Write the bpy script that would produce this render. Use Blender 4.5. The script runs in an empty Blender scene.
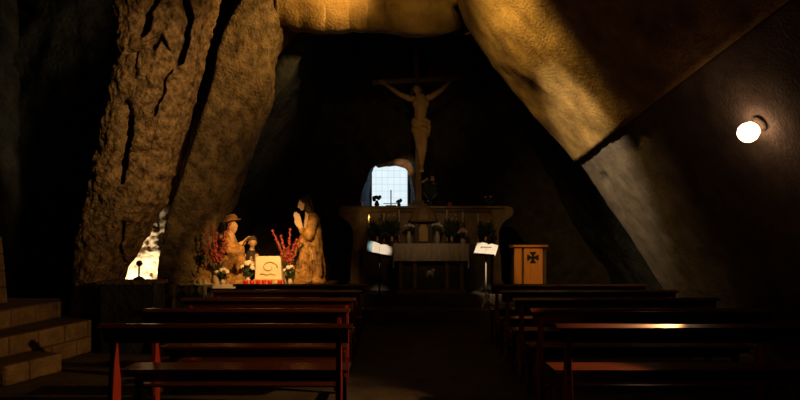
import bpy, bmesh, math, random
from mathutils import Vector, Matrix, noise
random.seed(7)
R = math.radians
SC = bpy.context.scene
COL = SC.collection
F = 571.0            # focal length in pixels of the 800x400 frame
EYE = 1.5            # eye height (m); horizon on row 240

# ---------------------------------------------------------------- camera, world, exposure, main lights
cam_d = bpy.data.cameras.new('camera')
cam_d.sensor_width = 36.0
cam_d.lens = F / 800.0 * 36.0
cam_d.shift_y = 0.05
cam_d.clip_start = 0.05
cam = bpy.data.objects.new('camera', cam_d)
cam.location = (0, 0, EYE)
cam.rotation_euler = (R(90), 0, 0)
COL.objects.link(cam)
SC.camera = cam

w = bpy.data.worlds.new('night')
w.use_nodes = True
w.node_tree.nodes['Background'].inputs[0].default_value = (0.7, 1.0, 0.85, 1)
w.node_tree.nodes['Background'].inputs[1].default_value = 0.0025
SC.world = w
SC.view_settings.view_transform = 'Standard'
SC.view_settings.look = 'None'
SC.view_settings.gamma = 1.0
SC.view_settings.exposure = 0.0
SC.view_settings.use_curve_mapping = False

def aim(o, target):
    o.rotation_euler = (Vector(target) - Vector(o.location)).to_track_quat('-Z', 'Y').to_euler()

def spot(name, loc, target, watt, col, deg, blend=0.5, size=0.08):
    l = bpy.data.lights.new(name, 'SPOT')
    l.energy = watt; l.color = col; l.spot_size = R(deg); l.spot_blend = blend
    l.shadow_soft_size = size
    o = bpy.data.objects.new(name, l); o.location = loc
    COL.objects.link(o); aim(o, target)
    return o

def point(name, loc, watt, col, size=0.05):
    l = bpy.data.lights.new(name, 'POINT')
    l.energy = watt; l.color = col; l.shadow_soft_size = size
    o = bpy.data.objects.new(name, l); o.location = loc
    COL.objects.link(o)
    return o

WARM = (1.0, 0.62, 0.30)
AMBER = (1.0, 0.60, 0.17)
# yellow flood over the arch, right rock and the head of the left rock
spot('vault_spot', (0.0, 6.2, 5.2), (2.1, 7.9, 3.8), 560, AMBER, 70, 1.0, 0.15)
spot('arch_spot', (0.1, 6.6, 4.9), (0.15, 9.0, 5.25), 40, AMBER, 75, 0.9, 0.15)
spot('vault_spot_side', (0.2, 7.6, 5.4), (-2.0, 9.2, 5.0), 470, (1.0, 0.55, 0.16), 60, 0.9, 0.15)
spot('pillar_spot', (0.3, 4.9, 4.3), (-3.55, 8.0, 3.3), 520, (1.0, 0.57, 0.21), 44, 0.9, 0.1)
spot('plaster_spot', (-0.3, 6.0, 3.9), (2.62, 8.0, 2.75), 850, (1.0, 0.74, 0.46), 34, 1.0, 0.1)
spot('grotto_spot', (-1.5, 7.3, 2.5), (-2.15, 9.2, 1.2), 420, (1.0, 0.51, 0.15), 58, 1.0, 0.05)
spot('stand_spot_a', (-0.2, 7.6, 4.6), (-0.38, 10.6, 1.33), 750, (1.0, 0.82, 0.62), 6.3, 0.6, 0.03)
spot('stand_spot_b', (0.6, 7.6, 4.6), (1.6, 10.6, 1.18), 900, (1.0, 0.80, 0.58), 9, 0.6, 0.03)
spot('ambo_spot', (1.0, 7.6, 4.2), (2.52, 11.0, 1.0), 340, (1.0, 0.54, 0.14), 11, 0.7, 0.05)
spot('altar_spot', (0.4, 8.2, 3.2), (0.45, 12.0, 1.6), 48, (1.0, 0.62, 0.30), 40, 0.9, 0.2)
spot('niche_spot', (-0.5, 10.6, 2.9), (0.1, 13.2, 3.2), 90, (1.0, 0.6, 0.3), 12, 0.8, 0.03)  # unseen spot, added to brighten the niche rim
spot('crucifix_spot', (0.5, 9.4, 2.0), (0.42, 12.1, 3.6), 22, (1.0, 0.60, 0.24), 38, 0.9, 0.1)

# ---------------------------------------------------------------- helpers
def P(x, y, d):
    """world point seen at photo pixel x, y from distance d"""
    return Vector(((x - 400.0) * d / F, d, EYE + (240.0 - y) * d / F))

def link(name, me, m=None, parent=None, smooth=True):
    o = bpy.data.objects.new(name, me)
    COL.objects.link(o)
    if m is not None and not me.materials:
        me.materials.append(m)
    if smooth:
        for p in me.polygons: p.use_smooth = True
    if parent is not None: o.parent = parent
    return o

def obj(name, bm, m, parent=None, smooth=False, bevel=0.0):
    bmesh.ops.recalc_face_normals(bm, faces=bm.faces[:])
    me = bpy.data.meshes.new(name)
    bm.to_mesh(me); bm.free()
    o = link(name, me, m, parent, smooth)
    if bevel > 0:
        b = o.modifiers.new('bevel', 'BEVEL'); b.width = bevel; b.segments = 2
        b.limit_method = 'ANGLE'
    return o

def tag(o, label, cat, group=None):
    o['label'] = label; o['category'] = cat
    if group: o['group'] = group
    return o

def thing(name, loc, label, cat, group=None, rz=0.0):
    o = bpy.data.objects.new(name, None)
    o.empty_display_size = 0.1
    o.location = loc; o.rotation_euler = (0, 0, rz)
    COL.objects.link(o)
    return tag(o, label, cat, group)

def struct(name, bm, m, **k):
    o = obj(name, bm, m, **k); o['kind'] = 'structure'
    return o

def box(bm, x0, x1, y0, y1, z0, z1, mat=None):
    vs = [bm.verts.new((x, y, z)) for z in (z0, z1) for y in (y0, y1) for x in (x0, x1)]
    for f in ((0, 2, 3, 1), (4, 5, 7, 6), (0, 1, 5, 4), (2, 6, 7, 3), (0, 4, 6, 2), (1, 3, 7, 5)):
        bm.faces.new([vs[i] for i in f])
    if mat is not None:
        for v in vs: v.co = mat @ v.co
    return vs

def prism(bm, pts, a0, a1, axis='x'):
    """extrude a closed outline (two coordinates) along one axis"""
    def mk(a, p):
        if axis == 'x': return (a, p[0], p[1])
        if axis == 'y': return (p[0], a, p[1])
        return (p[0], p[1], a)
    A = [bm.verts.new(mk(a0, p)) for p in pts]
    B = [bm.verts.new(mk(a1, p)) for p in pts]
    n = len(pts)
    bm.faces.new(A); bm.faces.new(B[::-1])
    for i in range(n):
        bm.faces.new([A[i], A[(i + 1) % n], B[(i + 1) % n], B[i]])

def lathe(bm, prof, c=(0, 0, 0), seg=20):
    """profile of (radius, height)"""
    c = Vector(c); rings = []
    for r, z in prof:
        r = max(r, 1e-4)
        rings.append([bm.verts.new(c + Vector((r * math.cos(t), r * math.sin(t), z)))
                      for t in [2 * math.pi * i / seg for i in range(seg)]])
    for a, b in zip(rings, rings[1:]):
        for i in range(seg):
            bm.faces.new([a[i], a[(i + 1) % seg], b[(i + 1) % seg], b[i]])
    bm.faces.new(rings[0][::-1]); bm.faces.new(rings[-1])

def tube(bm, pts, r0, r1=None, seg=8):
    pts = [Vector(p) for p in pts]; r1 = r0 if r1 is None else r1
    rings = []; n = len(pts)
    for i, p in enumerate(pts):
        t = (pts[min(i + 1, n - 1)] - pts[max(i - 1, 0)]).normalized()
        a = t.orthogonal().normalized() if abs(t.z) > 0.99 else t.cross(Vector((0, 0, 1))).normalized()
        b = t.cross(a).normalized()
        r = r0 + (r1 - r0) * i / max(1, n - 1)
        rings.append([bm.verts.new(p + a * r * math.cos(q) + b * r * math.sin(q))
                      for q in [2 * math.pi * k / seg for k in range(seg)]])
    for a, b in zip(rings, rings[1:]):
        for i in range(seg):
            bm.faces.new([a[i], a[(i + 1) % seg], b[(i + 1) % seg], b[i]])
    bm.faces.new(rings[0][::-1]); bm.faces.new(rings[-1])

def ball(bm, c, r, seg=12, rot=None):
    if not hasattr(r, '__len__'): r = (r, r, r)
    m = Matrix.Translation(Vector(c)) @ (rot.to_4x4() if rot else Matrix.Identity(4)) @ Matrix.Diagonal((*r, 1))
    bmesh.ops.create_uvsphere(bm, u_segments=seg, v_segments=max(6, seg * 2 // 3), radius=1, matrix=m)

def capsule(bm, a, ra, b, rb, seg=14):
    a = Vector(a); b = Vector(b)
    ball(bm, a, ra, seg); ball(bm, b, rb, seg)
    d = b - a
    if d.length > 1e-5:
        q = d.to_track_quat('Z', 'Y').to_matrix().to_4x4()
        bmesh.ops.create_cone(bm, cap_ends=True, segments=seg, radius1=ra, radius2=rb, depth=d.length,
                              matrix=Matrix.Translation((a + b) / 2) @ q)

def chain(bm, pts):
    for (a, ra), (b, rb) in zip(pts, pts[1:]): capsule(bm, a, ra, b, rb)

def fuse(name, bm, m, parent=None, voxel=0.012, smooth=3, shape=None):
    """melt overlapping volumes into one continuous skin"""
    me = bpy.data.meshes.new(name); bm.to_mesh(me); bm.free()
    o = bpy.data.objects.new(name, me); COL.objects.link(o)
    r = o.modifiers.new('r', 'REMESH'); r.mode = 'VOXEL'; r.voxel_size = voxel
    s = o.modifiers.new('s', 'SMOOTH'); s.factor = 0.5; s.iterations = smooth
    dg = bpy.context.evaluated_depsgraph_get()
    me2 = bpy.data.meshes.new_from_object(o.evaluated_get(dg))
    o.modifiers.clear(); o.data = me2
    bpy.data.meshes.remove(me)
    me2.name = name
    me2.materials.clear(); me2.materials.append(m)
    if shape:
        for v in me2.vertices: v.co = shape(v.co.copy())
    for p in me2.polygons: p.use_smooth = True
    if parent is not None: o.parent = parent
    return o

def copy_tree(o, parent=None):
    c = o.copy(); COL.objects.link(c)
    if parent is not None: c.parent = parent
    for ch in list(o.children): copy_tree(ch, c)
    return c

def fbm(v, s, octs=4):
    return noise.fractal(Vector(v) * s, 1.0, 2.0, octs)

# ---------------------------------------------------------------- materials
def mat(name, c1, c2=None, rough=0.7, scale=6.0, bump=0.0, bscale=None, metal=0.0, spec=0.5, coat=0.0):
    m = bpy.data.materials.new(name); m.use_nodes = True
    n = m.node_tree.nodes; l = m.node_tree.links
    b = n['Principled BSDF']
    b.inputs['Roughness'].default_value = rough
    b.inputs['Metallic'].default_value = metal
    b.inputs['Specular IOR Level'].default_value = spec
    b.inputs['Coat Weight'].default_value = coat
    tc = n.new('ShaderNodeTexCoord')
    nz = n.new('ShaderNodeTexNoise'); nz.inputs['Scale'].default_value = scale
    nz.inputs['Detail'].default_value = 8; nz.inputs['Roughness'].default_value = 0.65
    l.new(tc.outputs['Object'], nz.inputs['Vector'])
    rp = n.new('ShaderNodeValToRGB')
    rp.color_ramp.elements[0].position = 0.35; rp.color_ramp.elements[1].position = 0.65
    rp.color_ramp.elements[0].color = (*c1, 1); rp.color_ramp.elements[1].color = (*(c2 or c1), 1)
    l.new(nz.outputs['Fac'], rp.inputs['Fac']); l.new(rp.outputs['Color'], b.inputs['Base Color'])
    if bump > 0:
        n2 = n.new('ShaderNodeTexNoise'); n2.inputs['Scale'].default_value = bscale or scale * 3
        n2.inputs['Detail'].default_value = 10
        l.new(tc.outputs['Object'], n2.inputs['Vector'])
        bp = n.new('ShaderNodeBump'); bp.inputs['Strength'].default_value = bump
        bp.inputs['Distance'].default_value = 0.05
        l.new(n2.outputs['Fac'], bp.inputs['Height']); l.new(bp.outputs['Normal'], b.inputs['Normal'])
    return m

def wood(name, c1, c2, rough=0.3, scale=3.0, axis=0, spec=0.5):
    m = mat(name, c1, c2, rough=rough, scale=scale, spec=spec)
    n = m.node_tree.nodes; l = m.node_tree.links
    mp = n.new('ShaderNodeMapping')
    sc = [9, 9, 9]; sc[axis] = 0.7
    mp.inputs['Scale'].default_value = sc
    tc = next(x for x in n if x.type == 'TEX_COORD'); nz = next(x for x in n if x.type == 'TEX_NOISE')
    l.new(tc.outputs['Object'], mp.inputs['Vector']); l.new(mp.outputs['Vector'], nz.inputs['Vector'])
    return m

def glow(name, col, s):
    m = bpy.data.materials.new(name); m.use_nodes = True
    b = m.node_tree.nodes['Principled BSDF']
    b.inputs['Base Color'].default_value = (*col, 1)
    b.inputs['Emission Color'].default_value = (*col, 1); b.inputs['Emission Strength'].default_value = s
    return m

M = {}
M['tufa'] = mat('yellow_tufa', (0.20, 0.125, 0.04), (0.46, 0.31, 0.11), 0.95, 2.2, 0.35, 28, spec=0.15)
M['rock'] = mat('brown_rock', (0.07, 0.045, 0.022), (0.42, 0.29, 0.15), 0.95, 9.0, 1.0, 22, spec=0.15)
M['slab'] = mat('grey_brown_rock', (0.06, 0.043, 0.022), (0.25, 0.18, 0.095), 0.95, 6.0, 0.9, 24, spec=0.15)
M['plaster'] = mat('grey_plaster', (0.12, 0.10, 0.078), (0.22, 0.185, 0.145), 0.95, 4.0, 0.35, 40, spec=0.15)
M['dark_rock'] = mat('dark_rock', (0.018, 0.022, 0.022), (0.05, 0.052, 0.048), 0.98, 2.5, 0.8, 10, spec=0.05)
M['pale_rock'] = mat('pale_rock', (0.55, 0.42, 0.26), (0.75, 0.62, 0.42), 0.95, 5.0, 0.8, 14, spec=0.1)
M['floor'] = mat('worn_floor_stone', (0.035, 0.030, 0.022), (0.085, 0.062, 0.038), 0.75, 2.0, 0.25, 20, spec=0.15)
M['step'] = mat('step_stone', (0.12, 0.08, 0.035), (0.24, 0.16, 0.07), 0.85, 5.0, 0.5, 25, spec=0.2)
M['marble'] = mat('brown_marble', (0.14, 0.09, 0.045), (0.26, 0.18, 0.10), 0.55, 4.0, 0.1, 20)
M['marble_dark'] = mat('dark_marble', (0.04, 0.028, 0.018), (0.08, 0.055, 0.035), 0.5, 5.0)
M['pew'] = wood('lacquered_pew_wood', (0.048, 0.014, 0.007), (0.085, 0.022, 0.010), 0.25, 3.0, 0)
M['pew_leg_lit'] = wood('lit_red_leg_wood', (0.24, 0.026, 0.010), (0.34, 0.036, 0.014), 0.35, 3.0, 2)  # pew wood in a brighter red: lamp light put into the leg colour
M['ambo'] = wood('honey_wood', (0.46, 0.17, 0.035), (0.60, 0.25, 0.06), 0.45, 3.0, 2)
M['dark_wood'] = wood('dark_wood', (0.045, 0.028, 0.018), (0.09, 0.055, 0.03), 0.5, 4.0, 2)
M['cross_wood'] = wood('cross_wood', (0.20, 0.135, 0.06), (0.34, 0.23, 0.11), 0.7, 4.0, 0)
M['black'] = mat('black_paint', (0.012, 0.012, 0.012), None, 0.5)
M['metal'] = mat('grey_metal', (0.55, 0.48, 0.40), None, 0.5, metal=0.0)
M['brass'] = mat('old_brass', (0.32, 0.21, 0.07), (0.45, 0.30, 0.10), 0.35, metal=0.8)
M['paper'] = mat('white_paper', (0.80, 0.75, 0.66), (0.86, 0.82, 0.74), 0.9, spec=0.1)
M['blue_paper'] = mat('blue_paper', (0.32, 0.58, 0.72), None, 0.9, spec=0.1)
M['ink'] = mat('ink', (0.05, 0.045, 0.04), None, 0.9)
M['linen'] = mat('white_linen', (0.50, 0.44, 0.38), (0.60, 0.54, 0.47), 0.95, 20, 0.2, 60, spec=0.1)
M['skin'] = mat('painted_flesh', (0.50, 0.30, 0.15), (0.60, 0.38, 0.20), 0.6)
M['pale_skin'] = mat('pale_flesh', (0.72, 0.55, 0.38), (0.80, 0.62, 0.45), 0.6)
M['hair'] = mat('brown_hair', (0.05, 0.03, 0.015), (0.10, 0.06, 0.03), 0.7)
M['robe_gold'] = mat('ochre_robe', (0.035, 0.015, 0.007), (0.66, 0.38, 0.10), 0.6, 8.0, 0.4, 25)  # very dark blotches put the shade of folds into the robe colour
M['robe_brown'] = mat('brown_robe', (0.06, 0.025, 0.01), (0.55, 0.29, 0.07), 0.7, 8.0, 0.4, 25)
M['robe_dark'] = mat('dark_cloak', (0.02, 0.018, 0.02), (0.05, 0.035, 0.03), 0.8, 7.0)
M['loin'] = mat('ochre_loincloth', (0.42, 0.26, 0.09), (0.55, 0.36, 0.14), 0.8)
M['leaf'] = mat('dark_leaf', (0.012, 0.03, 0.012), (0.04, 0.07, 0.025), 0.6)
M['stem'] = mat('green_stem', (0.05, 0.09, 0.03), None, 0.6)
M['red'] = mat('red_petals', (0.16, 0.018, 0.014), (0.40, 0.075, 0.045), 0.7, 40)
M['white_petal'] = mat('white_petals', (0.62, 0.54, 0.44), (0.75, 0.68, 0.56), 0.7)
M['pink_petal'] = mat('pink_petals', (0.52, 0.30, 0.22), (0.62, 0.42, 0.30), 0.7)
M['straw'] = mat('golden_straw', (0.50, 0.29, 0.08), (0.75, 0.48, 0.18), 0.8, 15)
M['glass_red'] = mat('red_glass', (0.45, 0.012, 0.02), None, 0.15)
M['ceramic'] = mat('cream_ceramic', (0.50, 0.40, 0.28), (0.60, 0.50, 0.36), 0.4)
M['wax'] = mat('candle_wax', (0.62, 0.52, 0.36), None, 0.6)
M['cream'] = mat('cream_stone', (0.80, 0.70, 0.52), (0.88, 0.79, 0.62), 0.8, 6)
M['gold'] = mat('gilding', (0.48, 0.30, 0.08), (0.60, 0.40, 0.14), 0.5)
M['flame'] = glow('candle_flame', (1.0, 0.55, 0.12), 2.2)
M['bulb'] = glow('lit_globe', (1.0, 0.56, 0.32), 9.5)

# ---------------------------------------------------------------- setting: floor, walls, vault
bm = bmesh.new()
box(bm, -8.6, 6.6, -2.0, 16.0, -0.2, 0.0)
fl = struct('floor', bm, M['floor'])

def rock_skin(name, uv, nu, nv, m, amp=0.12, s=0.7, thick=0.45, grooves=(), seed=0.0):
    """rough rock surface from a function uv(u, v) -> point, given real thickness outwards"""
    bm = bmesh.new(); g = []
    for j in range(nv + 1):
        row = []
        for i in range(nu + 1):
            p = Vector(uv(i / nu, j / nv)); row.append(p)
        g.append(row)
    V = []
    for j in range(nv + 1):
        row = []
        for i in range(nu + 1):
            a = g[j][min(i + 1, nu)] - g[j][max(i - 1, 0)]
            b = g[min(j + 1, nv)][i] - g[max(j - 1, 0)][i]
            nrm = a.cross(b).normalized(); p = g[j][i]
            q = p + Vector((seed, seed * 2, -seed))
            k = fbm(q, s, 4) * amp + fbm(q, s * 6, 3) * amp * 0.22
            for (line, wd, dp) in grooves:
                x = 400 + F * p.x / max(p.y, .2); y = 240 - F * (p.z - EYE) / max(p.y, .2)
                dd = min(seg_dist(x, y, *line[t], *line[t + 1]) for t in range(len(line) - 1))
                k -= dp * math.exp(-(dd / wd) ** 2)
            row.append(bm.verts.new(p + nrm * k))
        V.append(row)
    for j in range(nv):
        for i in range(nu):
            bm.faces.new([V[j][i], V[j][i + 1], V[j + 1][i + 1], V[j + 1][i]])
    me = bpy.data.meshes.new(name); bm.to_mesh(me); bm.free()
    o = link(name, me, m); o['kind'] = 'structure'
    if thick:
        sd = o.modifiers.new('thickness', 'SOLIDIFY'); sd.thickness = thick; sd.offset = -1
    return o

def seg_dist(px, py, ax, ay, bx, by):
    vx, vy = bx - ax, by - ay
    L = vx * vx + vy * vy
    t = 0 if L == 0 else max(0, min(1, ((px - ax) * vx + (py - ay) * vy) / L))
    return math.hypot(px - ax - t * vx, py - ay - t * vy)

def lerp_table(tab, z):
    if z <= tab[0][0]: return tab[0][1]
    for (a, xa), (b, xb) in zip(tab, tab[1:]):
        if z <= b: return xa + (xb - xa) * (z - a) / (b - a)
    return tab[-1][1]

RT = [(0, 4.52), (0.7, 4.1), (2.8, 2.72), (4.2, 1.52), (4.9, 1.02), (5.6, 0.75), (7.0, 0.45)]
def z_edge(d): return 2.78 + max(0, 9 - d) * 0.06
def right_upper(u, v):
    d = 9.05 - u * 11.0
    z0 = z_edge(d) - 0.06
    z = z0 + (7.0 - z0) * v
    return (lerp_table(RT, z) - 0.015, d, z)
def right_lower(u, v):
    d = 9.0 - u * 11.0
    z = z_edge(d) * v
    return (lerp_table(RT, z) + 0.05, d, z)
rock_skin('wall_right', right_upper, 190, 80, M['tufa'], 0.055, 0.8, 0.5)
rock_skin('trim_plaster', right_lower, 150, 60, M['plaster'], 0.03, 0.8, 0.5,
          grooves=[([(604, 176), (612, 190), (620, 214)], 3.0, 0.05)], seed=3)

# arch over the chancel
AT = [(270, 6), (300, 12), (322, 14), (370, 11), (424, 16), (465, 16), (494, 5), (560, -16)]
def arch(u, v):
    x = 280 + 280 * u
    yb = lerp_table(AT, x)
    b = P(x, yb, 9.3)
    t = v * 2.6
    if t < 1.0:       # underside from the back edge to the front
        return (b.x, 10.7 - 1.4 * t, b.z + 1.0 * (1 - t))
    t -= 1.0          # face climbing and leaning towards the nave
    return (b.x, 9.3 - 0.25 * t, b.z + 1.6 * t)
rock_skin('wall_arch', lambda u, v: arch(u, 1 - v), 130, 70, M['tufa'], 0.06, 1.0, 0.35, seed=11)

def rock_loft(name, levels, d0, thick, m, amp, s, na, nh, cracks=(), seed=0.0, dd=0.35, ridge=None):
    """a standing rock from its width at several heights; closed, with real depth"""
    de = d0 + thick * dd; dc = d0 + thick / 2
    lv = sorted(levels, key=lambda t: -t[0])
    ys = [t[0] for t in lv]
    bm = bmesh.new(); rings = []
    L = [(-t[0], t[1]) for t in lv]; Rr = [(-t[0], t[2]) for t in lv]
    for j in range(nh + 1):
        y = ys[0] + (ys[-1] - ys[0]) * j / nh
        a = P(lerp_table(L, -y), y, de); b = P(lerp_table(Rr, -y), y, de)
        cx = (a.x + b.x) / 2; hx = (b.x - a.x) / 2; z = a.z
        row = []
        for i in range(na):
            t = 2 * math.pi * i / na
            c, sn = math.cos(t), math.sin(t)
            nx = math.copysign(abs(c) ** 0.7, c); ny = math.copysign(abs(sn) ** 0.7, sn)
            yy = dc + thick / 2 * ny
            if ridge and sn < 0:       # a bevelled front: left flank falls back from a ridge
                u = (nx + 1) / 2
                yy = d0 + (thick * .85 * (1 - u / ridge) if u < ridge else thick * .28 * ((u - ridge) / (1 - ridge)) ** 1.5)
            p = Vector((cx + hx * nx, yy, z))
            q = p + Vector((seed, -seed, seed * 3))
            k = fbm(q, s, 5) * amp + fbm(q, s * 5, 3) * amp * 0.35
            k += amp * 0.5 * (noise.cell(Vector((q.x * 2.2, q.y * 2.2, q.z * 1.1))) - 0.5) * 0.6
            nrm = Vector((c, sn, 0))
            p2 = p + nrm * k
            if sn < 0.2:
                for (line, wd, dp) in cracks:
                    px = 400 + F * p.x / p.y; py = 240 - F * (p.z - EYE) / p.y
                    px += 3.0 * fbm(q, 5.0, 2)
                    e = min(seg_dist(px, py, *line[h], *line[h + 1]) for h in range(len(line) - 1))
                    p2.y += dp * math.exp(-(e / wd) ** 2)
            row.append(bm.verts.new(p2))
        rings.append(row)
    for a, b in zip(rings, rings[1:]):
        for i in range(na):
            bm.faces.new([a[i], a[(i + 1) % na], b[(i + 1) % na], b[i]])
    bm.faces.new(rings[0][::-1]); bm.faces.new(rings[-1])
    return struct(name, bm, m, smooth=True)

pillar_levels = [(352, 74, 117), (300, 78, 114), (280, 79, 113), (268, 79, 116), (255, 80, 126), (240, 81, 134), (225, 82, 140), (213, 83, 149), (203, 85, 157),
                 (150, 97, 172), (100, 104, 185), (80, 110, 191), (55, 121, 197), (45, 118, 200), (10, 113, 209), (-40, 116, 222)]
cracks = [([(182, -5), (186, 18), (180, 38), (175, 58)], 4.5, 0.7), ([(152, -5), (146, 14), (139, 30)], 3.5, 0.5),
          ([(174, 55), (164, 78), (158, 100), (152, 112)], 2.5, 0.35), ([(128, 116), (126, 140), (121, 162), (120, 180)], 3.0, 0.5),
          ([(154, 42), (152, 44)], 3.5, 0.5), ([(128, 52), (140, 47), (160, 36), (170, 50)], 1.8, 0.15),
          ([(130, 152), (150, 149), (166, 151)], 1.5, 0.08), ([(130, 110), (126, 100), (118, 104)], 1.8, 0.12),
          ([(138, 47), (136, 62), (134, 90)], 1.2, 0.06), ([(122, 225), (119, 245), (121, 262)], 2.5, 0.3)]
rock_loft('wall_pillar', pillar_levels, 7.75, 1.0, M['rock'], 0.055, 2.4, 300, 260, cracks, 1.0)
slab_levels = [(345, 133, 198), (300, 138, 201), (280, 139, 204), (250, 142, 210), (220, 147, 218), (200, 152, 228), (170, 160, 240), (112, 177, 260), (95, 181, 268), (86, 183, 270),
               (60, 191, 270), (45, 195, 276), (15, 204, 298), (-45, 219, 335)]
rock_loft('wall_slab', slab_levels, 8.85, 1.4, M['slab'], 0.04, 2.0, 260, 200,
          [([(218, 140), (212, 170), (206, 195)], 2.0, 0.04)], 5.0, ridge=0.46)
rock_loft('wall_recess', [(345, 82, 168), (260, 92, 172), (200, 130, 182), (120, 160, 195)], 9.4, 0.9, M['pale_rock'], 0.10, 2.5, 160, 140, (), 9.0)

# dark outer shell of the cave
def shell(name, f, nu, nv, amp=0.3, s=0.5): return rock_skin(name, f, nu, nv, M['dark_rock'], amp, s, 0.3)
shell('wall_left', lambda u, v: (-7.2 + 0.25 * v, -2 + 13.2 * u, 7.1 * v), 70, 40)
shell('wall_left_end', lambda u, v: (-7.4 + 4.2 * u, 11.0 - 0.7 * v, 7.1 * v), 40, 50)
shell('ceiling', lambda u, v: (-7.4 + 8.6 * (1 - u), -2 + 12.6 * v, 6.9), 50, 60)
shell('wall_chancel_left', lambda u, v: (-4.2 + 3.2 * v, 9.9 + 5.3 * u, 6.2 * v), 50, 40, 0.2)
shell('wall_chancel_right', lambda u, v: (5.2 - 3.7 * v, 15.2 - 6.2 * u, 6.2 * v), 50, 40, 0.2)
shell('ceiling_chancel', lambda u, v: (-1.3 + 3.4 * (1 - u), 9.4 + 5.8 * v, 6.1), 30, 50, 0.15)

# back wall with the window niche
hole = [(360, 218), (361, 200), (364, 186), (369, 172), (375, 166), (386, 163), (397, 160), (408, 159), (415, 165), (418, 180), (420, 200), (421, 218)]
def ray_rect(c, p, x0, x1, z0, z1):
    dx, dz = p[0] - c[0], p[1] - c[1]
    t = min([(x1 - c[0]) / dx if dx > 0 else (x0 - c[0]) / dx if dx < 0 else 1e9,
             (z1 - c[1]) / dz if dz > 0 else (z0 - c[1]) / dz if dz < 0 else 1e9])
    return (c[0] + dx * t, c[1] + dz * t)
def dens(pts, n):
    out = []
    for a, b in zip(pts, pts[1:] + pts[:1]):
        for k in range(n): out.append((a[0] + (b[0] - a[0]) * k / n, a[1] + (b[1] - a[1]) * k / n))
    return out
bm = bmesh.new()
hp = [(P(x, y, 13.4).x, P(x, y, 13.4).z) for x, y in dens(hole, 5)]
cx = sum(p[0] for p in hp) / len(hp); cz = sum(p[1] for p in hp) / len(hp)
back = []
WX0, WX1, WZ0, WZ1 = P(371, 0, 14.3).x, P(408.5, 0, 14.3).x, P(0, 222, 14.3).z, P(0, 160, 14.3).z
wc = ((WX0 + WX1) / 2, (WZ0 + WZ1) / 2)
inner = [ray_rect(wc, (wc[0] + p[0] - cx, wc[1] + p[1] - cz), WX0, WX1, WZ0, WZ1) for p in hp]
outer = [ray_rect((cx, cz), p, -4.9, 5.8, -0.1, 6.6) for p in hp]
def vring(pts, y, j=0.0):
    return [bm.verts.new((p[0] + j * fbm((p[0], y, p[1]), 3.0), y + j * fbm((p[1], p[0], y), 2.0), p[1] + j * fbm((y, p[1], p[0]), 3.0))) for p in pts]
Rg = [vring(outer, 13.5)]
for k in range(1, 7):
    t = (k / 7) ** 0.35
    Rg.append(vring([(o[0] + (h[0] - o[0]) * t, o[1] + (h[1] - o[1]) * t) for o, h in zip(outer, hp)], 13.45, 0.10))
Rg.append(vring(hp, 13.4, 0.04))
for k in range(1, 5):
    t = k / 5
    Rg.append(vring([(h[0] + (i[0] - h[0]) * t, h[1] + (i[1] - h[1]) * t) for h, i in zip(hp, inner)], 13.4 + 0.9 * t, 0.02))
Rg.append(vring(inner, 14.3)); Rg.append(vring(outer, 14.9))
n = len(hp)
for a, b in zip(Rg, Rg[1:]):
    for i in range(n): bm.faces.new([a[i], a[(i + 1) % n], b[(i + 1) % n], b[i]])
bmesh.ops.triangulate(bm, faces=bm.faces[:])
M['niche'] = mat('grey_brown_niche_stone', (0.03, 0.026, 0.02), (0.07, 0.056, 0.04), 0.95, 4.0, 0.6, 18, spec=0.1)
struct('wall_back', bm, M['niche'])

# pale worn stone rim curling over the right of the niche
bm = bmesh.new()
rim = [(378, 166, .05), (388, 164.5, .06), (396, 162, .09), (402, 163, .12), (408, 165, .11), (412.5, 171, .09), (415, 180, .075), (416.5, 192, .065), (418, 206, .06)]
chain(bm, [(P(x, y, 13.28), r) for x, y, r in rim])
M['rim'] = mat('worn_rim_stone', (0.30, 0.20, 0.12), (0.55, 0.38, 0.24), 0.9, 5.0, 0.5, 20)
ob = fuse('trim_niche_rim', bm, M['rim'], None, .03, 2, lambda co: co + Vector((1, .3, 1)) * .03 * fbm(co, 4, 2))
ob['kind'] = 'structure'

# window: bright panes with a fine leaded grid, inside a thin frame
mw = bpy.data.materials.new('daylit_panes'); mw.use_nodes = True
nn = mw.node_tree.nodes; ll = mw.node_tree.links
for x in list(nn): nn.remove(x)
out = nn.new('ShaderNodeOutputMaterial'); em = nn.new('ShaderNodeEmission')
tc = nn.new('ShaderNodeTexCoord'); mp = nn.new('ShaderNodeMapping'); mp.inputs['Rotation'].default_value = (R(90), 0, 0)
bk = nn.new('ShaderNodeTexBrick'); bk.offset = 0.0
bk.inputs['Scale'].default_value = 1.0; bk.inputs['Brick Width'].default_value = 0.15; bk.inputs['Row Height'].default_value = 0.17
bk.inputs['Mortar Size'].default_value = 0.010; bk.inputs['Mortar Smooth'].default_value = 0.3
bk.inputs['Color1'].default_value = (0.72, 0.86, 0.92, 1); bk.inputs['Color2'].default_value = (0.78, 0.90, 0.95, 1)
bk.inputs['Mortar'].default_value = (0.60, 0.73, 0.79, 1)
em.inputs['Strength'].default_value = 1.05
ll.new(tc.outputs['Object'], mp.inputs['Vector']); ll.new(mp.outputs['Vector'], bk.inputs['Vector'])
ll.new(bk.outputs['Color'], em.inputs['Color']); ll.new(em.outputs['Emission'], out.inputs['Surface'])
bm = bmesh.new(); box(bm, WX0 + .01, WX1 - .01, 14.24, 14.27, WZ0 + .01, WZ1 - .01)
wo = struct('window_1', bm, mw)
bm = bmesh.new()
for a in ((WX0, WX0 + .03, WZ0, WZ1), (WX1 - .03, WX1, WZ0, WZ1), (WX0 + .03, WX1 - .03, WZ0, WZ0 + .03), (WX0 + .03, WX1 - .03, WZ1 - .03, WZ1)):
    box(bm, a[0], a[1], 14.19, 14.29, a[2], a[3])
obj('window_frame', bm, M['metal'], wo)
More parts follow.
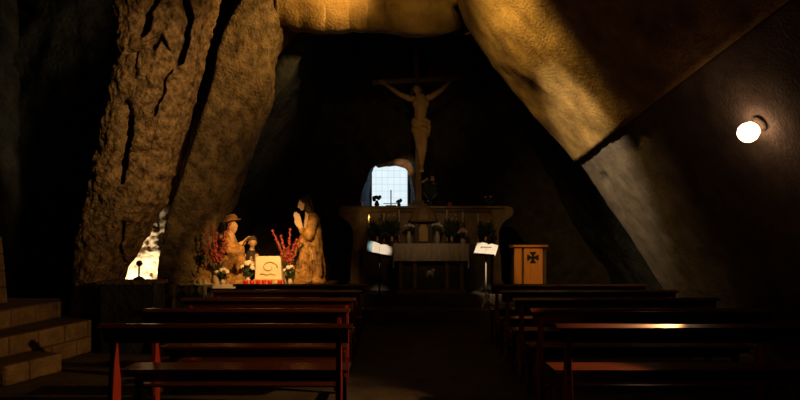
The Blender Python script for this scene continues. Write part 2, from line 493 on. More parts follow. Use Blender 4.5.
dl = bpy.data.lights.new('daylight', 'AREA'); dl.shape = 'RECTANGLE'; dl.size = WX1 - WX0 - .1; dl.size_y = WZ1 - WZ0 - .1
dl.energy = 5.0; dl.color = (0.12, 0.40, 1.0)
do = bpy.data.objects.new('daylight', dl); do.location = (wc[0], 14.18, wc[1]); do.rotation_euler = (R(-90), 0, 0); COL.objects.link(do)

# chancel steps
bm = bmesh.new(); box(bm, -1.25, 3.7, 10.25, 13.6, 0, 0.25)
struct('trim_lower_chancel_step', bm, M['marble_dark'], bevel=.015)
bm = bmesh.new(); box(bm, -1.15, 2.25, 10.85, 13.6, 0.25, 0.47)
struct('trim_upper_chancel_step', bm, M['marble_dark'], bevel=.015)

# steps to the left chamber: each riser runs nearly along the nave
def step(name, pts, z0, z1, seed):
    bm = bmesh.new(); prism(bm, pts, z0, z1, 'z')
    o = struct(name, bm, M['step'], bevel=0.03)
    return o
mb = M['step']
n_, l_ = mb.node_tree.nodes, mb.node_tree.links      # blockwork joints in the step stone
br = n_.new('ShaderNodeTexBrick'); br.inputs['Scale'].default_value = 1.0
br.inputs['Brick Width'].default_value = 0.42; br.inputs['Row Height'].default_value = 0.22; br.inputs['Mortar Size'].default_value = 0.012
br.inputs['Color1'].default_value = (1, 1, 1, 1); br.inputs['Color2'].default_value = (0.8, 0.78, 0.75, 1); br.inputs['Mortar'].default_value = (0.45, 0.42, 0.4, 1)
tcb = next(x for x in n_ if x.type == 'TEX_COORD'); mpb = n_.new('ShaderNodeMapping'); mpb.inputs['Rotation'].default_value = (R(90), 0, R(90))
l_.new(tcb.outputs['Object'], mpb.inputs['Vector'])
sx = n_.new('ShaderNodeSeparateXYZ'); cb = n_.new('ShaderNodeCombineXYZ')
l_.new(tcb.outputs['Object'], sx.inputs['Vector'])
l_.new(sx.outputs['Y'], cb.inputs['X']); l_.new(sx.outputs['Z'], cb.inputs['Y'])
l_.new(cb.outputs['Vector'], br.inputs['Vector'])
rpb = next(x for x in n_ if x.type == 'VALTORGB'); pb = n_['Principled BSDF']
mx = n_.new('ShaderNodeMix'); mx.data_type = 'RGBA'; mx.blend_type = 'MULTIPLY'; mx.inputs[0].default_value = 1.0
l_.new(rpb.outputs['Color'], mx.inputs[6]); l_.new(br.outputs['Color'], mx.inputs[7]); l_.new(mx.outputs[2], pb.inputs['Base Color'])
step('trim_step_lower', [(-7.0, 5.82), (-4.02, 5.82), (-3.84, 6.50), (-4.3, 6.62), (-7.0, 6.62)], 0, 0.22, 0)
step('trim_step_middle', [(-7.0, 5.3), (-4.44, 5.3), (-4.33, 6.18), (-4.08, 7.92), (-4.4, 8.1), (-7.0, 8.1)], 0, 0.44, 1)
step('trim_step_upper', [(-7.0, 5.2), (-4.84, 5.2), (-4.73, 6.75), (-4.66, 7.9), (-4.85, 8.15), (-7.0, 8.3)], 0, 0.67, 2)
# leaning stone slab at the head of the steps
bm = bmesh.new()
a = [P(-30, 299, 7.6), P(13, 297, 7.6), P(8, 236, 7.6), P(-30, 236, 7.6)]
prism(bm, [(p.x, p.z if i > 1 else 0.67) for i, p in enumerate(a)], 7.5, 7.68, 'y')
bmesh.ops.rotate(bm, cent=(a[1].x, 7.5, 0), matrix=Matrix.Rotation(R(40), 3, 'Z'), verts=bm.verts[:])
tag(obj('stone_slab', bm, M['step'], bevel=.02), 'upright pale stone slab standing on the top step at the left', 'slab')

# ---------------------------------------------------------------- pews
def make_pew(width):
    """nave-side view: origin at floor under the middle of the back, people face +Y"""
    h = width / 2
    t = thing('pew', (0, 0, 0), 'pew', 'pew')
    bm = bmesh.new()
    prism(bm, [(-.005, .742), (.022, .742), (.010, .852), (-.018, .852)], -h + .03, h - .03)
    obj('backrest', bm, M['pew'], t, bevel=.004)
    bm = bmesh.new()
    prism(bm, [(-.050, .850), (.032, .850), (.036, .866), (.028, .882), (-.012, .884), (-.050, .860)], -h, h)
    obj('top_rail', bm, M['pew'], t, bevel=.003)
    bm = bmesh.new()
    prism(bm, [(.20, .474), (.475, .474), (.490, .486), (.475, .500), (.20, .500)], -h + .05, h - .05)
    obj('seat', bm, M['pew'], t, bevel=.004)
    bm = bmesh.new()
    box(bm, -h + .14, h - .14, .40, .425, .36, .474)
    obj('apron', bm, M['pew'], t)
    for s in (-1, 1):
        x0 = s * (h - .10)
        bm = bmesh.new()      # rear leg: slim at the top, widest at the seat, tapering to the floor
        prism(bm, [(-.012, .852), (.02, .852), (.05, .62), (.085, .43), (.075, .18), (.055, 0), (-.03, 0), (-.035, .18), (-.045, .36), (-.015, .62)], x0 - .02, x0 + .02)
        obj('rear_leg', bm, M['pew_leg_lit'], t, bevel=.004)
        bm = bmesh.new()
        prism(bm, [(.22, .474), (.465, .474), (.455, .2), (.46, 0), (.40, 0), (.405, .2), (.38, .40), (.22, .44)], x0 - .02, x0 + .02)
        obj('front_leg', bm, M['pew'], t, bevel=.004)
        bm = bmesh.new()
        box(bm, x0 - .015, x0 + .015, .06, .43, .10, .15)
        obj('foot_rail', bm, M['pew'], t)
        bm = bmesh.new()
        prism(bm, [(-.28, .246), (-.03, .246), (-.03, .11), (-.08, .11), (-.11, .21), (-.28, .21)], x0 - .015, x0 + .015)
        obj('kneeler_bracket', bm, M['pew'], t)
    bm = bmesh.new()
    prism(bm, [(-.29, .246), (-.10, .246), (-.095, .260), (-.11, .272), (-.28, .272), (-.295, .26)], -h + .06, h - .06)
    obj('kneeler', bm, M['pew'], t, bevel=.003)
    return t

D = [4.2, 5.15, 6.1, 7.05, 8.0]
ORD = ['nearest pew of the left block, red-lit legs and full-length lit rail', 'second pew of the left block, just beyond the nearest one',
       'middle pew of the left block, third from the nearest', 'fourth pew of the left block, one row short of the last',
       'last pew of the left block, in front of the lit statues']
ORD2 = ['nearest pew of the right block, orange-lit rail and red seat', 'second pew of the right block, just beyond the red-lit one',
        'middle pew of the right block, third from the nearest', 'fourth pew of the right block, one row short of the last',
        'last pew of the right block, in front of the wooden cross cabinet']
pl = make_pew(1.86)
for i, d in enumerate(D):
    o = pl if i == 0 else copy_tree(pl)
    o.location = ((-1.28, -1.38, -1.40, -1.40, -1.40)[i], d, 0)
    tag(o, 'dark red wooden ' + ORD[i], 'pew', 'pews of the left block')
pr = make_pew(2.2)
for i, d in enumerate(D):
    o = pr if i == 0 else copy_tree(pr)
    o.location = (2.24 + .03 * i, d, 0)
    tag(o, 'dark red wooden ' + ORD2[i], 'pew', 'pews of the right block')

# ---------------------------------------------------------------- wall lamp on the right
LP = P(743.5, 135.5, 4.75)
LP = LP + Vector((.045, .0, .03))
LX = lerp_table(RT, LP.z)
t = thing('wall_lamp', (LP.x, LP.y, LP.z), 'lit white globe lamp on the dark right wall above the pews', 'lamp')
bm = bmesh.new(); q = Vector((-0.78, 0, -0.62)).to_track_quat('Z', 'Y').to_matrix()
lathe(bm, [(.0, -.115), (.07, -.115), (.07, -.10), (.035, -.095), (.03, -.075), (.04, -.06)], seg=24)
bmesh.ops.transform(bm, matrix=q.to_4x4(), verts=bm.verts[:])
obj('bracket', bm, M['plaster'], t, smooth=True)
bm = bmesh.new(); lathe(bm, [(.03, -.075), (.066, -.05), (.085, 0), (.08, .035), (.06, .064), (.03, .08), (.0, .084)], seg=24)
bmesh.ops.transform(bm, matrix=q.to_4x4(), verts=bm.verts[:])
gl = obj('globe', bm, M['bulb'], t, smooth=True)
gl.visible_shadow = True
spot('wall_lamp_light', LP + Vector((-.12, -.02, -.10)), (-3.3, 5.45, 0.2), 480, (1.0, 0.52, 0.20), 50, 0.85, 0.04)
spot('wall_lamp_near_light', LP + Vector((-.12, -.02, -.10)), (1.55, 4.35, 0.7), 430, (1.0, 0.46, 0.17), 28, 0.8, 0.04)
spot('wall_lamp_floor_light', LP + Vector((-.12, -.02, -.10)), (-0.15, 5.5, 0.0), 190, (1.0, 0.48, 0.15), 11, 0.6, 0.04)

# ---------------------------------------------------------------- plinth and little lamp beside the pillar
D0 = 7.55
a = P(97, 281, D0); b = P(157, 281, D0)
t = thing('plinth', ((a.x + b.x) / 2, D0 + .2, 0), 'dark square plinth in front of the rock pillar, holding a small stand', 'plinth')
hw = (b.x - a.x) / 2; zt = a.z
bm = bmesh.new(); box(bm, -hw + .04, hw - .04, -.2, .16, 0, zt - .05); obj('body', bm, M['dark_rock'], t, bevel=.01)
bm = bmesh.new(); box(bm, -hw, hw, -.22, .18, zt - .05, zt); obj('top_slab', bm, M['slab'], t, bevel=.012)
c = P(139, 281, D0 + .2)
t = thing('lamp_stand', (c.x, D0 + .2, zt), 'small dark stand with a round head, silhouetted against the glowing recess', 'stand')
bm = bmesh.new(); lathe(bm, [(.075, 0), (.075, .015), (.05, .035), (.02, .05)]); obj('base', bm, M['black'], t, smooth=True)
bm = bmesh.new(); tube(bm, [(0, 0, .04), (0, 0, .13), (.004, 0, .20)], .014, .012); obj('stem', bm, M['black'], t, smooth=True)
bm = bmesh.new(); ball(bm, (.005, 0, .225), (.045, .035, .04)); obj('head', bm, M['black'], t, smooth=True)
# uplighter in the rock recess, hidden below the plinth top
c = P(138, 300, 9.0)
t = thing('uplighter', (c.x, 8.98, 0.0), 'dark uplighter on the floor of the bright rock recess', 'lamp')
bm = bmesh.new(); lathe(bm, [(.10, 0), (.10, .02), (.02, .03), (.02, .30), (.06, .32), (.08, .42), (.07, .42), (.05, .36)]); obj('body', bm, M['black'], t, smooth=True)
spot('uplighter_light', (c.x, 8.98, 0.45), P(134, 256, 9.6), 130, (1.0, 0.80, 0.55), 72, 0.5, 0.05)

# ---------------------------------------------------------------- left grotto: tables
TZ = 0.80
t = thing('statue_table', (-2.12, 9.3, 0), 'long dark cloth-covered table carrying the lit statues', 'table')
bm = bmesh.new(); box(bm, -1.02, 1.05, -.52, .62, TZ - .05, TZ); obj('tabletop', bm, M['dark_wood'], t, bevel=.01)
bm = bmesh.new()
pts = []
for i in range(60):
    x = -1.0 + 2.03 * i / 59
    pts.append((x, -.50 + .012 * math.sin(i * 1.7)))
prism(bm, pts + [(1.03, .60), (-1.0, .60)], 0.0, TZ - .05, 'z'); obj('skirt', bm, M['robe_dark'], t)
a, b = P(206, 288, 8.8), P(237, 288, 8.8)
bm = bmesh.new(); box(bm, a.x, b.x, 8.77, 9.0, TZ, TZ + .012); box(bm, a.x, b.x, 8.765, 8.779, TZ - .045, TZ + .012)
tag(obj('linen_runner', bm, M['linen'], bevel=.004), 'cream linen runner over the left front edge of the statue table', 'cloth')
# small side table under a patterned cloth
a, b = P(173, 284, 8.45), P(206, 284, 8.45)
t = thing('side_table', ((a.x + b.x) / 2, 8.65, 0), 'small side table under a green patterned cloth', 'table')
hw = (b.x - a.x) / 2
bm = bmesh.new(); box(bm, -hw, hw, -.2, .2, .79, .82); obj('tabletop', bm, M['dark_wood'], t)
for sx_ in (-1, 1):
    for sy in (-1, 1):
        bm = bmesh.new(); box(bm, sx_ * (hw - .03) - .02, sx_ * (hw - .03) + .02, sy * .17 - .02, sy * .17 + .02, 0, .79); obj('leg', bm, M['dark_wood'], t)
mc = mat('green_diamond_cloth', (0.30, 0.28, 0.20), (0.38, 0.35, 0.26), 0.95, 20, spec=0.1)
n_, l_ = mc.node_tree.nodes, mc.node_tree.links
tcc = next(x for x in n_ if x.type == 'TEX_COORD'); mpc = n_.new('ShaderNodeMapping')
mpc.inputs['Rotation'].default_value = (0, R(45), 0); mpc.inputs['Scale'].default_value = (1, 1, 1)
ck = n_.new('ShaderNodeTexChecker'); ck.inputs['Scale'].default_value = 6.5
ck.inputs['Color1'].default_value = (0.10, 0.19, 0.10, 1); ck.inputs['Color2'].default_value = (0.62, 0.58, 0.44, 1)
l_.new(tcc.outputs['Object'], mpc.inputs['Vector']); l_.new(mpc.outputs['Vector'], ck.inputs['Vector'])
l_.new(ck.outputs['Color'], n_['Principled BSDF'].inputs['Base Color'])
bm = bmesh.new()
box(bm, -hw - .015, hw + .015, -.215, .21, .82, .828)
pts = []
for i in range(41):
    x = -hw - .015 + (2 * hw + .03) * i / 40
    pts.append((x, -.218 - .008 * math.sin(i * .9)))
prism(bm, pts + [(p[0], p[1] + .008) for p in pts[::-1]], .45, .828, 'z')
ob = obj('tablecloth', bm, mc); ob.location = ((a.x + b.x) / 2, 8.65, 0)
tag(ob, 'cream cloth with green diamonds draped over the small side table', 'cloth')
for i, (px, hgt, lab) in enumerate(((194, .075, 'left one of three'), (199, .09, 'middle one of three'), (204, .07, 'right one of three'))):
    c = P(px, 284, 8.6)
    t = thing('ornament', (c.x, 8.62 + .03 * i, .828), 'tiny white figurine on the green patterned cloth, ' + lab, 'figurine', 'white figurines on the side table')
    bm = bmesh.new(); lathe(bm, [(.025, 0), (.03, .01), (.018, hgt * .45), (.022, hgt * .6), (.01, hgt * .72)], seg=12); obj('body', bm, M['white_petal'], t, smooth=True)
    bm = bmesh.new(); ball(bm, (0, 0, hgt * .82), hgt * .2); obj('head', bm, M['white_petal'], t, smooth=True)

# ---------------------------------------------------------------- statues (one continuous body each, clothes as children)
SD = 9.42; K = SD / F
def folds(amp, k, ztop, c):
    def f(co):
        a = math.atan2(co.y - c[1], co.x - c[0])
        w_ = max(0, min(1, (ztop - co.z) / .5))
        r = amp * w_ * (math.sin(a * k + 3 * fbm(co, 2.5, 2)) + .5 * math.sin(a * k * 2.3 + 6 * co.z))
        return co + Vector((math.cos(a), math.sin(a), 0)) * r
    return f
def face(bm, c, r, fwd, up=Vector((0, 0, 1))):
    """skull, jaw, nose, brow, lips, ears; fwd = looking direction"""
    c = Vector(c); fwd = Vector(fwd).normalized(); side = up.cross(fwd).normalized(); up2 = fwd.cross(side).normalized()
    ball(bm, c + up2 * r * .15, (r * .92, r * .92, r * 1.02), 16)
    capsule(bm, c - up2 * r * .3 + fwd * r * .25, r * .62, c - up2 * r * .85 + fwd * r * .55, r * .32)
    capsule(bm, c + fwd * r * .92 + up2 * r * .12, r * .10, c + fwd * r * 1.10 - up2 * r * .28, r * .16)
    for s in (-1, 1):
        ball(bm, c + fwd * r * .80 + side * s * r * .36 + up2 * r * .16, r * .17, 8)
        ball(bm, c + side * s * r * .9 - up2 * r * .1, r * .2, 8)
        capsule(bm, c + fwd * r * .85 + side * s * r * .18 + up2 * r * .36, r * .13, c + fwd * r * .72 + side * s * r * .55 + up2 * r * .34, r * .1)
    capsule(bm, c + fwd * r * .9 - up2 * r * .58 + side * r * .18, r * .1, c + fwd * r * .9 - up2 * r * .58 - side * r * .18, r * .1)
def hand(bm, wrist, tip, side, r=.012, spread=.6, curl=None):
    """palm, four fingers of different lengths and a thumb from the side of the palm"""
    wrist = Vector(wrist); tip = Vector(tip); d = tip - wrist; L = d.length; d.normalize()
    side = (Vector(side) - d * Vector(side).dot(d)).normalized(); curl = Vector(curl) if curl else Vector((0, 0, 0))
    kn = wrist + d * L * .5
    for k in range(4):
        o_ = (k - 1.5) / 1.5
        kb = kn + side * o_ * r * 2.4
        capsule(bm, wrist + side * o_ * r * 1.2, r * 1.25, kb, r * 1.05, 8)
        fl_ = L * (.40, .50, .47, .36)[k]
        m_ = kb + d * fl_ * .5 + side * o_ * r * spread
        capsule(bm, kb, r * .95, m_, r * .8, 8)
        capsule(bm, m_, r * .8, m_ + d * fl_ * .5 + curl * fl_ * .5, r * .65, 8)
    tb = wrist + d * L * .15 - side * r * 2.0
    tm = tb + d * L * .2 - side * r * 1.8
    capsule(bm, tb, r * 1.1, tm, r * .9, 8); capsule(bm, tm, r * .9, tm + d * L * .18 - side * r * .3, r * .7, 8)

# praying robed statue at the right of the table
root = P(306, 283, SD); root.z = TZ
t = thing('praying_statue', root, 'tall robed statue with joined hands facing left at the right end of the table', 'statue')
def S(x, y, dy=0.0):
    p = P(x, y, SD) - root; p.y = dy; return p
bm = bmesh.new()
chain(bm, [(S(309, 258), .15), (S(311, 236), .13), (S(311, 222), .115), (S(308, 213), .05)])
face(bm, S(303.5, 204), .088, (-.95, -.18, -.30))
for s in (-1, 1):
    chain(bm, [(S(313, 221, s * .13), .062), (S(311, 236, s * .16), .05), (S(301, 229, s * .05), .032)])
    hand(bm, S(301, 229, s * .03), S(295.5, 212, s * .016), (.3, s * .1, .3), .015, .3)
fuse('body', bm, M['pale_skin'], t, .009, 2)
bm = bmesh.new()
chain(bm, [(S(313, 276, .02), .17), (S(312, 250, .02), .17), (S(312.5, 232, .01), .155), (S(312, 219, .01), .11), (S(309, 213), .06)])
chain(bm, [(S(296, 276, -.02), .16), (S(304, 250, -.04), .14), (S(309, 236, -.06), .12)]); chain(bm, [(S(304, 276, -.05), .16), (S(307, 255, -.07), .13)])
for s in (-1, 1): chain(bm, [(S(314, 221, s * .11), .09), (S(311, 236, s * .17), .085), (S(303, 231, s * .07), .055)])
box(bm, S(286, 0).x, S(323, 0).x, -.2, .2, 0.0, .06)
fuse('robe', bm, M['robe_gold'], t, .014, 3, folds(.034, 9, .75, (S(306, 0).x, 0)))
bm = bmesh.new()
ball(bm, S(305.5, 201), (.098, .098, .098)); chain(bm, [(S(307, 203), .085), (S(310, 213), .065), (S(313, 219), .05)])
fuse('hair', bm, M['hair'], t, .012, 2)

SD = 9.22
# kneeling figure in a brimmed hat at the left of the table
root = P(228, 283, SD); root.z = TZ
t = thing('kneeling_statue', root, 'kneeling statue in a brimmed hat at the left end of the table', 'statue')
bm = bmesh.new()
chain(bm, [(S(224, 264), .16), (S(226, 248), .15), (S(228, 238), .12), (S(230, 231), .05)])
face(bm, S(232.5, 227), .085, (.9, -.45, -.15))
chain(bm, [(S(226, 264, -.08), .11), (S(242, 250, -.14), .085), (S(243, 276, -.12), .055), (S(247, 281, -.14), .04)])
chain(bm, [(S(222, 266, .08), .11), (S(236, 278, .10), .08), (S(214, 279, .10), .06)])
for s in (-1, 1):
    chain(bm, [(S(228, 238, s * .15), .065), (S(234, 250, s * .19), .05), (S(243, 243, s * .07), .032)])
    hand(bm, S(243, 243, s * .06), S(250, 236, s * .04), (0, s, 0), .011, .4)
fuse('body', bm, M['skin'], t, .010, 2)
bm = bmesh.new()
chain(bm, [(S(218, 272, .04), .22), (S(223, 258, .03), .20), (S(225, 244, .02), .17), (S(228, 236), .10)])
chain(bm, [(S(226, 264, -.08), .14), (S(241, 251, -.14), .108), (S(242.5, 268, -.12), .085)])
box(bm, S(206, 0).x, S(240, 0).x, -.18, .24, 0, .06)
for s in (-1, 1): chain(bm, [(S(227, 238, s * .14), .09), (S(233, 250, s * .19), .085), (S(239, 246, s * .11), .06)])
fuse('robe', bm, M['robe_brown'], t, .014, 3, folds(.03, 8, .6, (S(222, 0).x, 0)))
bm = bmesh.new()
q = Matrix.Translation(S(231.5, 221)) @ Matrix.Rotation(R(-12), 4, 'Y')
lathe(bm, [(.148, -.005), (.152, .004), (.11, .022), (.098, .07), (.07, .10), (.0, .108)], seg=28)
bmesh.ops.transform(bm, matrix=q, verts=bm.verts[:])
obj('hat', bm, M['robe_brown'], t, smooth=True)

# small seated figure between them
SD = 9.42
root = P(251, 282, SD + .2); root.z = TZ
t = thing('small_statue', root, 'small dark-cloaked statue behind the cream block, beside the kneeling one', 'statue')
SD2 = SD + .2
def S2(x, y, dy=0.0):
    p = P(x, y, SD2) - root; p.y = dy; return p
bm = bmesh.new()
chain(bm, [(S2(251, 268), .10), (S2(251, 257), .09), (S2(252, 249), .04)])
face(bm, S2(252.5, 243), .075, (.45, -.85, -.2))
for s in (-1, 1):
    chain(bm, [(S2(251, 256, -.02) + Vector((s * .10, 0, 0)), .045), (S2(251, 266, -.08) + Vector((s * .12, 0, 0)), .038), (S2(253.5, 262, -.16) + Vector((s * .02, 0, 0)), .026)])
    hand(bm, S2(253.5, 262, -.16) + Vector((s * .015, 0, 0)), S2(254, 256, -.19) + Vector((s * .012, 0, 0)), (0, -.3, .1), .009, .2)
fuse('body', bm, M['skin'], t, .009, 2)
bm = bmesh.new()
chain(bm, [(S2(251, 275), .15), (S2(251, 264), .125), (S2(251.5, 255), .095)])
box(bm, -.17, .17, -.15, .15, 0, .05)
fuse('cloak', bm, M['robe_dark'], t, .013, 3, folds(.012, 8, .5, (0, 0)))
bm = bmesh.new(); ball(bm, S2(252, 240, .015), (.082, .082, .078)); fuse('hair', bm, M['hair'], t, .012, 2)

# cream block with gilded relief
c = P(270, 282, 9.15)
t = thing('cream_block', (c.x, 9.12, TZ), 'glowing cream block with a gilded scroll, between the statues', 'block')
bm = bmesh.new()
pts = [(-.215, .08), (.215, .08), (.20, .30)] + [(.20 - .04 * (1 - math.cos(R(k * 15))), .40 + .04 * math.sin(R(k * 15))) for k in range(7)] + \
      [(-.16 - .04 * math.sin(R(k * 15)), .40 + .04 * math.cos(R(k * 15))) for k in range(7)] + [(-.20, .30)]
prism(bm, pts, -.10, .16, 'y'); obj('body', bm, M['cream'], t, bevel=.012)
bm = bmesh.new(); prism(bm, [(-.27, 0), (.25, 0), (.24, .05), (.22, .085), (-.22, .085), (-.26, .05)], -.14, .18, 'y'); obj('base', bm, M['gold'], t, bevel=.01)
bm = bmesh.new()
tube(bm, [(.13 * math.cos(k * .42) * (1 - k * .045) + .02, -.108, .27 + .10 * math.sin(k * .42) * (1 - k * .045)) for k in range(17)], .010, .005, 6)
tube(bm, [(-.12 + .03 * k, -.108, .16 + .012 * math.sin(k * 1.4)) for k in range(9)], .008, .005, 6)
obj('gilded_scroll', bm, M['gold'], t, smooth=True)

# ---------------------------------------------------------------- flowers
def floret(bm, c, r, dirv, n=5):
    dirv = Vector(dirv).normalized(); q = dirv.to_track_quat('Z', 'Y')
    for k in range(n):
        a = 2 * math.pi * k / n
        off = q @ Vector((math.cos(a) * r * .55, math.sin(a) * r * .55, r * .25))
        rot = (q @ Matrix.Rotation(a, 3, 'Z').to_quaternion() @ Matrix.Rotation(R(35), 3, 'Y').to_quaternion()).to_matrix()
        ball(bm, Vector(c) + off, (r * .6, r * .38, r * .12), 6, rot)
    ball(bm, Vector(c), r * .22, 6)
def leaf_blade(bm, base, tip, wd):
    base = Vector(base); tip = Vector(tip); d = tip - base
    s = d.cross(Vector((random.uniform(-1, 1), random.uniform(-1, 1), .3))).normalized()
    n_ = d.cross(s).normalized() * wd * .12
    L = []
    for k in range(6):
        u = k / 5; wv = wd * math.sin(math.pi * (u * .9 + .08)); p = base + d * u + Vector((0, 0, -.15 * d.length * u * u))
        L.append((p + s * wv, p + n_, p - s * wv, p - n_))
    V = [[bm.verts.new(x) for x in q] for q in L]
    for a, b in zip(V, V[1:]):
        for i in range(4): bm.faces.new([a[i], a[(i + 1) % 4], b[(i + 1) % 4], b[i]])
    bm.faces.new(V[0][::-1]); bm.faces.new(V[-1])
def vase(t, h, r, m):
    bm = bmesh.new()
    lathe(bm, [(r * .6, 0), (r * .65, h * .05), (r, h * .4), (r * .8, h * .75), (r * .55, h * .85), (r * .75, h), (r * .65, h), (r * .45, h * .86), (r * .3, h * .8)], seg=16)
    obj('vase', bm, m, t, smooth=True)
def spikes(name, loc, label, group, tips, vh, vr, m, vm, leaves=8, fr=.035, parent=None):
    """tall flower spikes: florets all along the upper stem"""
    t = thing(name, loc, label, 'flowers', group)
    vase(t, vh, vr, vm)
    for tip in tips:
        tip = Vector(tip); b = Vector((0, 0, vh * .8)); mid = (b + tip) / 2 + Vector((-tip.x * .12, 0, .03))
        bm = bmesh.new(); tube(bm, [b, mid, tip], .008, .004, 6); st = obj('stem', bm, M['stem'], t, smooth=True)
        bm = bmesh.new()
        n = 11
        for k in range(n):
            u = .30 + .70 * k / (n - 1)
            p = b * (1 - u) ** 2 + mid * 2 * u * (1 - u) + tip * u * u
            a = k * 2.4
            dv = Vector((math.cos(a), math.sin(a), .5))
            floret(bm, p + dv * fr * .25, fr * (1.2 - .5 * u), dv)
        tube(bm, [b * (1 - u) ** 2 + mid * 2 * u * (1 - u) + tip * u * u for u in (.28, .46, .64, .82, 1.0)], .010, .007, 6)
        obj('flower_spike', bm, m, t, smooth=True)
    bm = bmesh.new()
    for k in range(leaves):
        a = random.uniform(0, 6.28); L = random.uniform(.15, .34)
        leaf_blade(bm, (0, 0, vh * .85), (math.cos(a) * L * .6, math.sin(a) * L * .5, vh + L), .022)
    obj('leaves', bm, M['leaf'], t)
    return t
def bouquet(name, loc, label, group, n, h, spread, m, vh, vr, vm, fr=.05, leaves=26, seed=0, cat='flowers'):
    random.seed(seed)
    t = thing(name, loc, label, cat, group)
    vase(t, vh, vr, vm)
    bm = bmesh.new()
    for k in range(leaves):
        a = random.uniform(0, 6.28); L = random.uniform(.5, 1.0)
        leaf_blade(bm, (0, 0, vh * .85), (math.cos(a) * spread * L * 1.1, math.sin(a) * spread * .7 * L, vh + (h - vh) * random.uniform(.2, 1.0)), .035)
    obj('leaves', bm, M['leaf'], t)
    for k in range(n):
        a = k * 2.4 + random.uniform(-.3, .3); rr = spread * math.sqrt((k + .5) / n)
        p = Vector((math.cos(a) * rr, math.sin(a) * rr * .7 - .02, h - .35 * (h - vh) * (rr / spread) ** 2 * random.uniform(.6, 1.3)))
        bm = bmesh.new(); tube(bm, [(0, 0, vh * .8), p * .6 + Vector((0, 0, .03)), p], .006, .004, 5); st = obj('stem', bm, M['stem'], t, smooth=True)
        bm = bmesh.new(); floret(bm, p, fr, (math.cos(a) * .5, -.6, .7), 6); floret(bm, p + Vector((0, 0, fr * .2)), fr * .6, (0, -.3, 1), 5)
        obj('flower', bm, m, t, smooth=True)
    return t

G = lambda x, d: P(x, 283, d).x
spikes('gladiolus_vase', (G(217, 8.87), 8.87, TZ), 'vase of tall red flower spikes before the kneeling statue', None,
       [(-.20, -.02, .86), (-.06, -.06, .92), (.22, -.05, .95), (.10, .02, .75), (-.10, .0, .62), (.0, -.04, .80), (.16, .0, .66), (-.22, .03, .58)], .22, .07, M['red'], M['ceramic'])
spikes('gladiolus_vase', (G(288, 9.02), 9.02, TZ), 'vase of tall red flower spikes before the praying statue', None,
       [(-.24, -.02, .84), (-.10, -.05, .76), (.04, -.04, .86), (.14, -.02, .70), (-.02, .02, .56), (-.17, .03, .64), (.10, -.05, .62), (.20, .0, .74)], .20, .07, M['red'], M['ceramic'])
bouquet('lily_vase', (G(248, 8.98), 8.98, TZ), 'small vase of white lilies left of the cream block', None, 6, .36, .10, M['white_petal'], .12, .045, M['ceramic'], .045, 8, 3)
bouquet('lily_vase', (G(290, 8.85), 8.86, TZ), 'small vase of white flowers right of the cream block', None, 5, .30, .09, M['white_petal'], .10, .04, M['ceramic'], .035, 8, 4)
bouquet('lily_vase', (G(223, 8.82), 8.82, TZ + .012), 'low vase of white flowers on the linen runner', None, 6, .24, .11, M['white_petal'], .08, .04, M['ceramic'], .036, 8, 5)
def straw_heap(cx_, d, w_, h_, label, seed):
    random.seed(seed)
    bm = bmesh.new()
    for k in range(260):
        a = random.uniform(0, 6.28); rr = math.sqrt(random.random())
        b = Vector((rr * w_ * math.cos(a) * .9, rr * .10 * math.sin(a), .0))
        hh = h_ * (1.05 - .75 * rr) * random.uniform(.5, 1.0)
        tube(bm, [b, b + Vector((random.uniform(-.05, .05), random.uniform(-.02, .02), hh * .6)), b + Vector((random.uniform(-.12, .12), random.uniform(-.05, .05), hh))], .005, .003, 4)
    o = obj('straw', bm, M['straw'], None); o.location = (G(cx_, d), d, TZ)
    tag(o, label, 'straw'); o['kind'] = 'stuff'
straw_heap(207, 8.95, .14, .42, 'heap of golden straw left of the red flower spikes', 1)
straw_heap(237, 8.9, .11, .20, 'low golden straw under the kneeling statue knee', 2)
straw_heap(300, 9.0, .11, .32, 'golden straw in front of the robe of the praying statue', 3)
# votive candles in a row
vt = None
vl = ['leftmost', 'second from the left', 'third from the left', 'fourth from the left', 'fifth from the left', 'rightmost']
for i, px in enumerate((246, 252, 258, 264, 270, 280)):
    if vt is None:
        vt = thing('votive_candle', (0, 0, 0), '', 'candle')
        bm = bmesh.new(); lathe(bm, [(.028, 0), (.034, .01), (.04, .075), (.036, .075), (.03, .06), (.02, .058)], seg=14); obj('cup', bm, M['glass_red'], vt, smooth=True)
        bm = bmesh.new(); lathe(bm, [(.026, .045), (.026, .062), (.003, .064), (.002, .075)], seg=12); obj('wax', bm, M['wax'], vt, smooth=True)
        o = vt
    else: o = copy_tree(vt)
    o.location = (G(px, 8.85), 8.85, TZ)
    tag(o, 'red glass votive candle before the cream block, ' + vl[i], 'candle', 'votive candles on the statue table')
t = thing('votive_candle', (G(276, 8.85), 8.83, TZ), 'white votive candle standing among the red ones', 'candle')
bm = bmesh.new(); lathe(bm, [(.024, 0), (.026, .06), (.022, .065), (.003, .064), (.002, .08)], seg=12); obj('wax', bm, M['wax'], t, smooth=True)

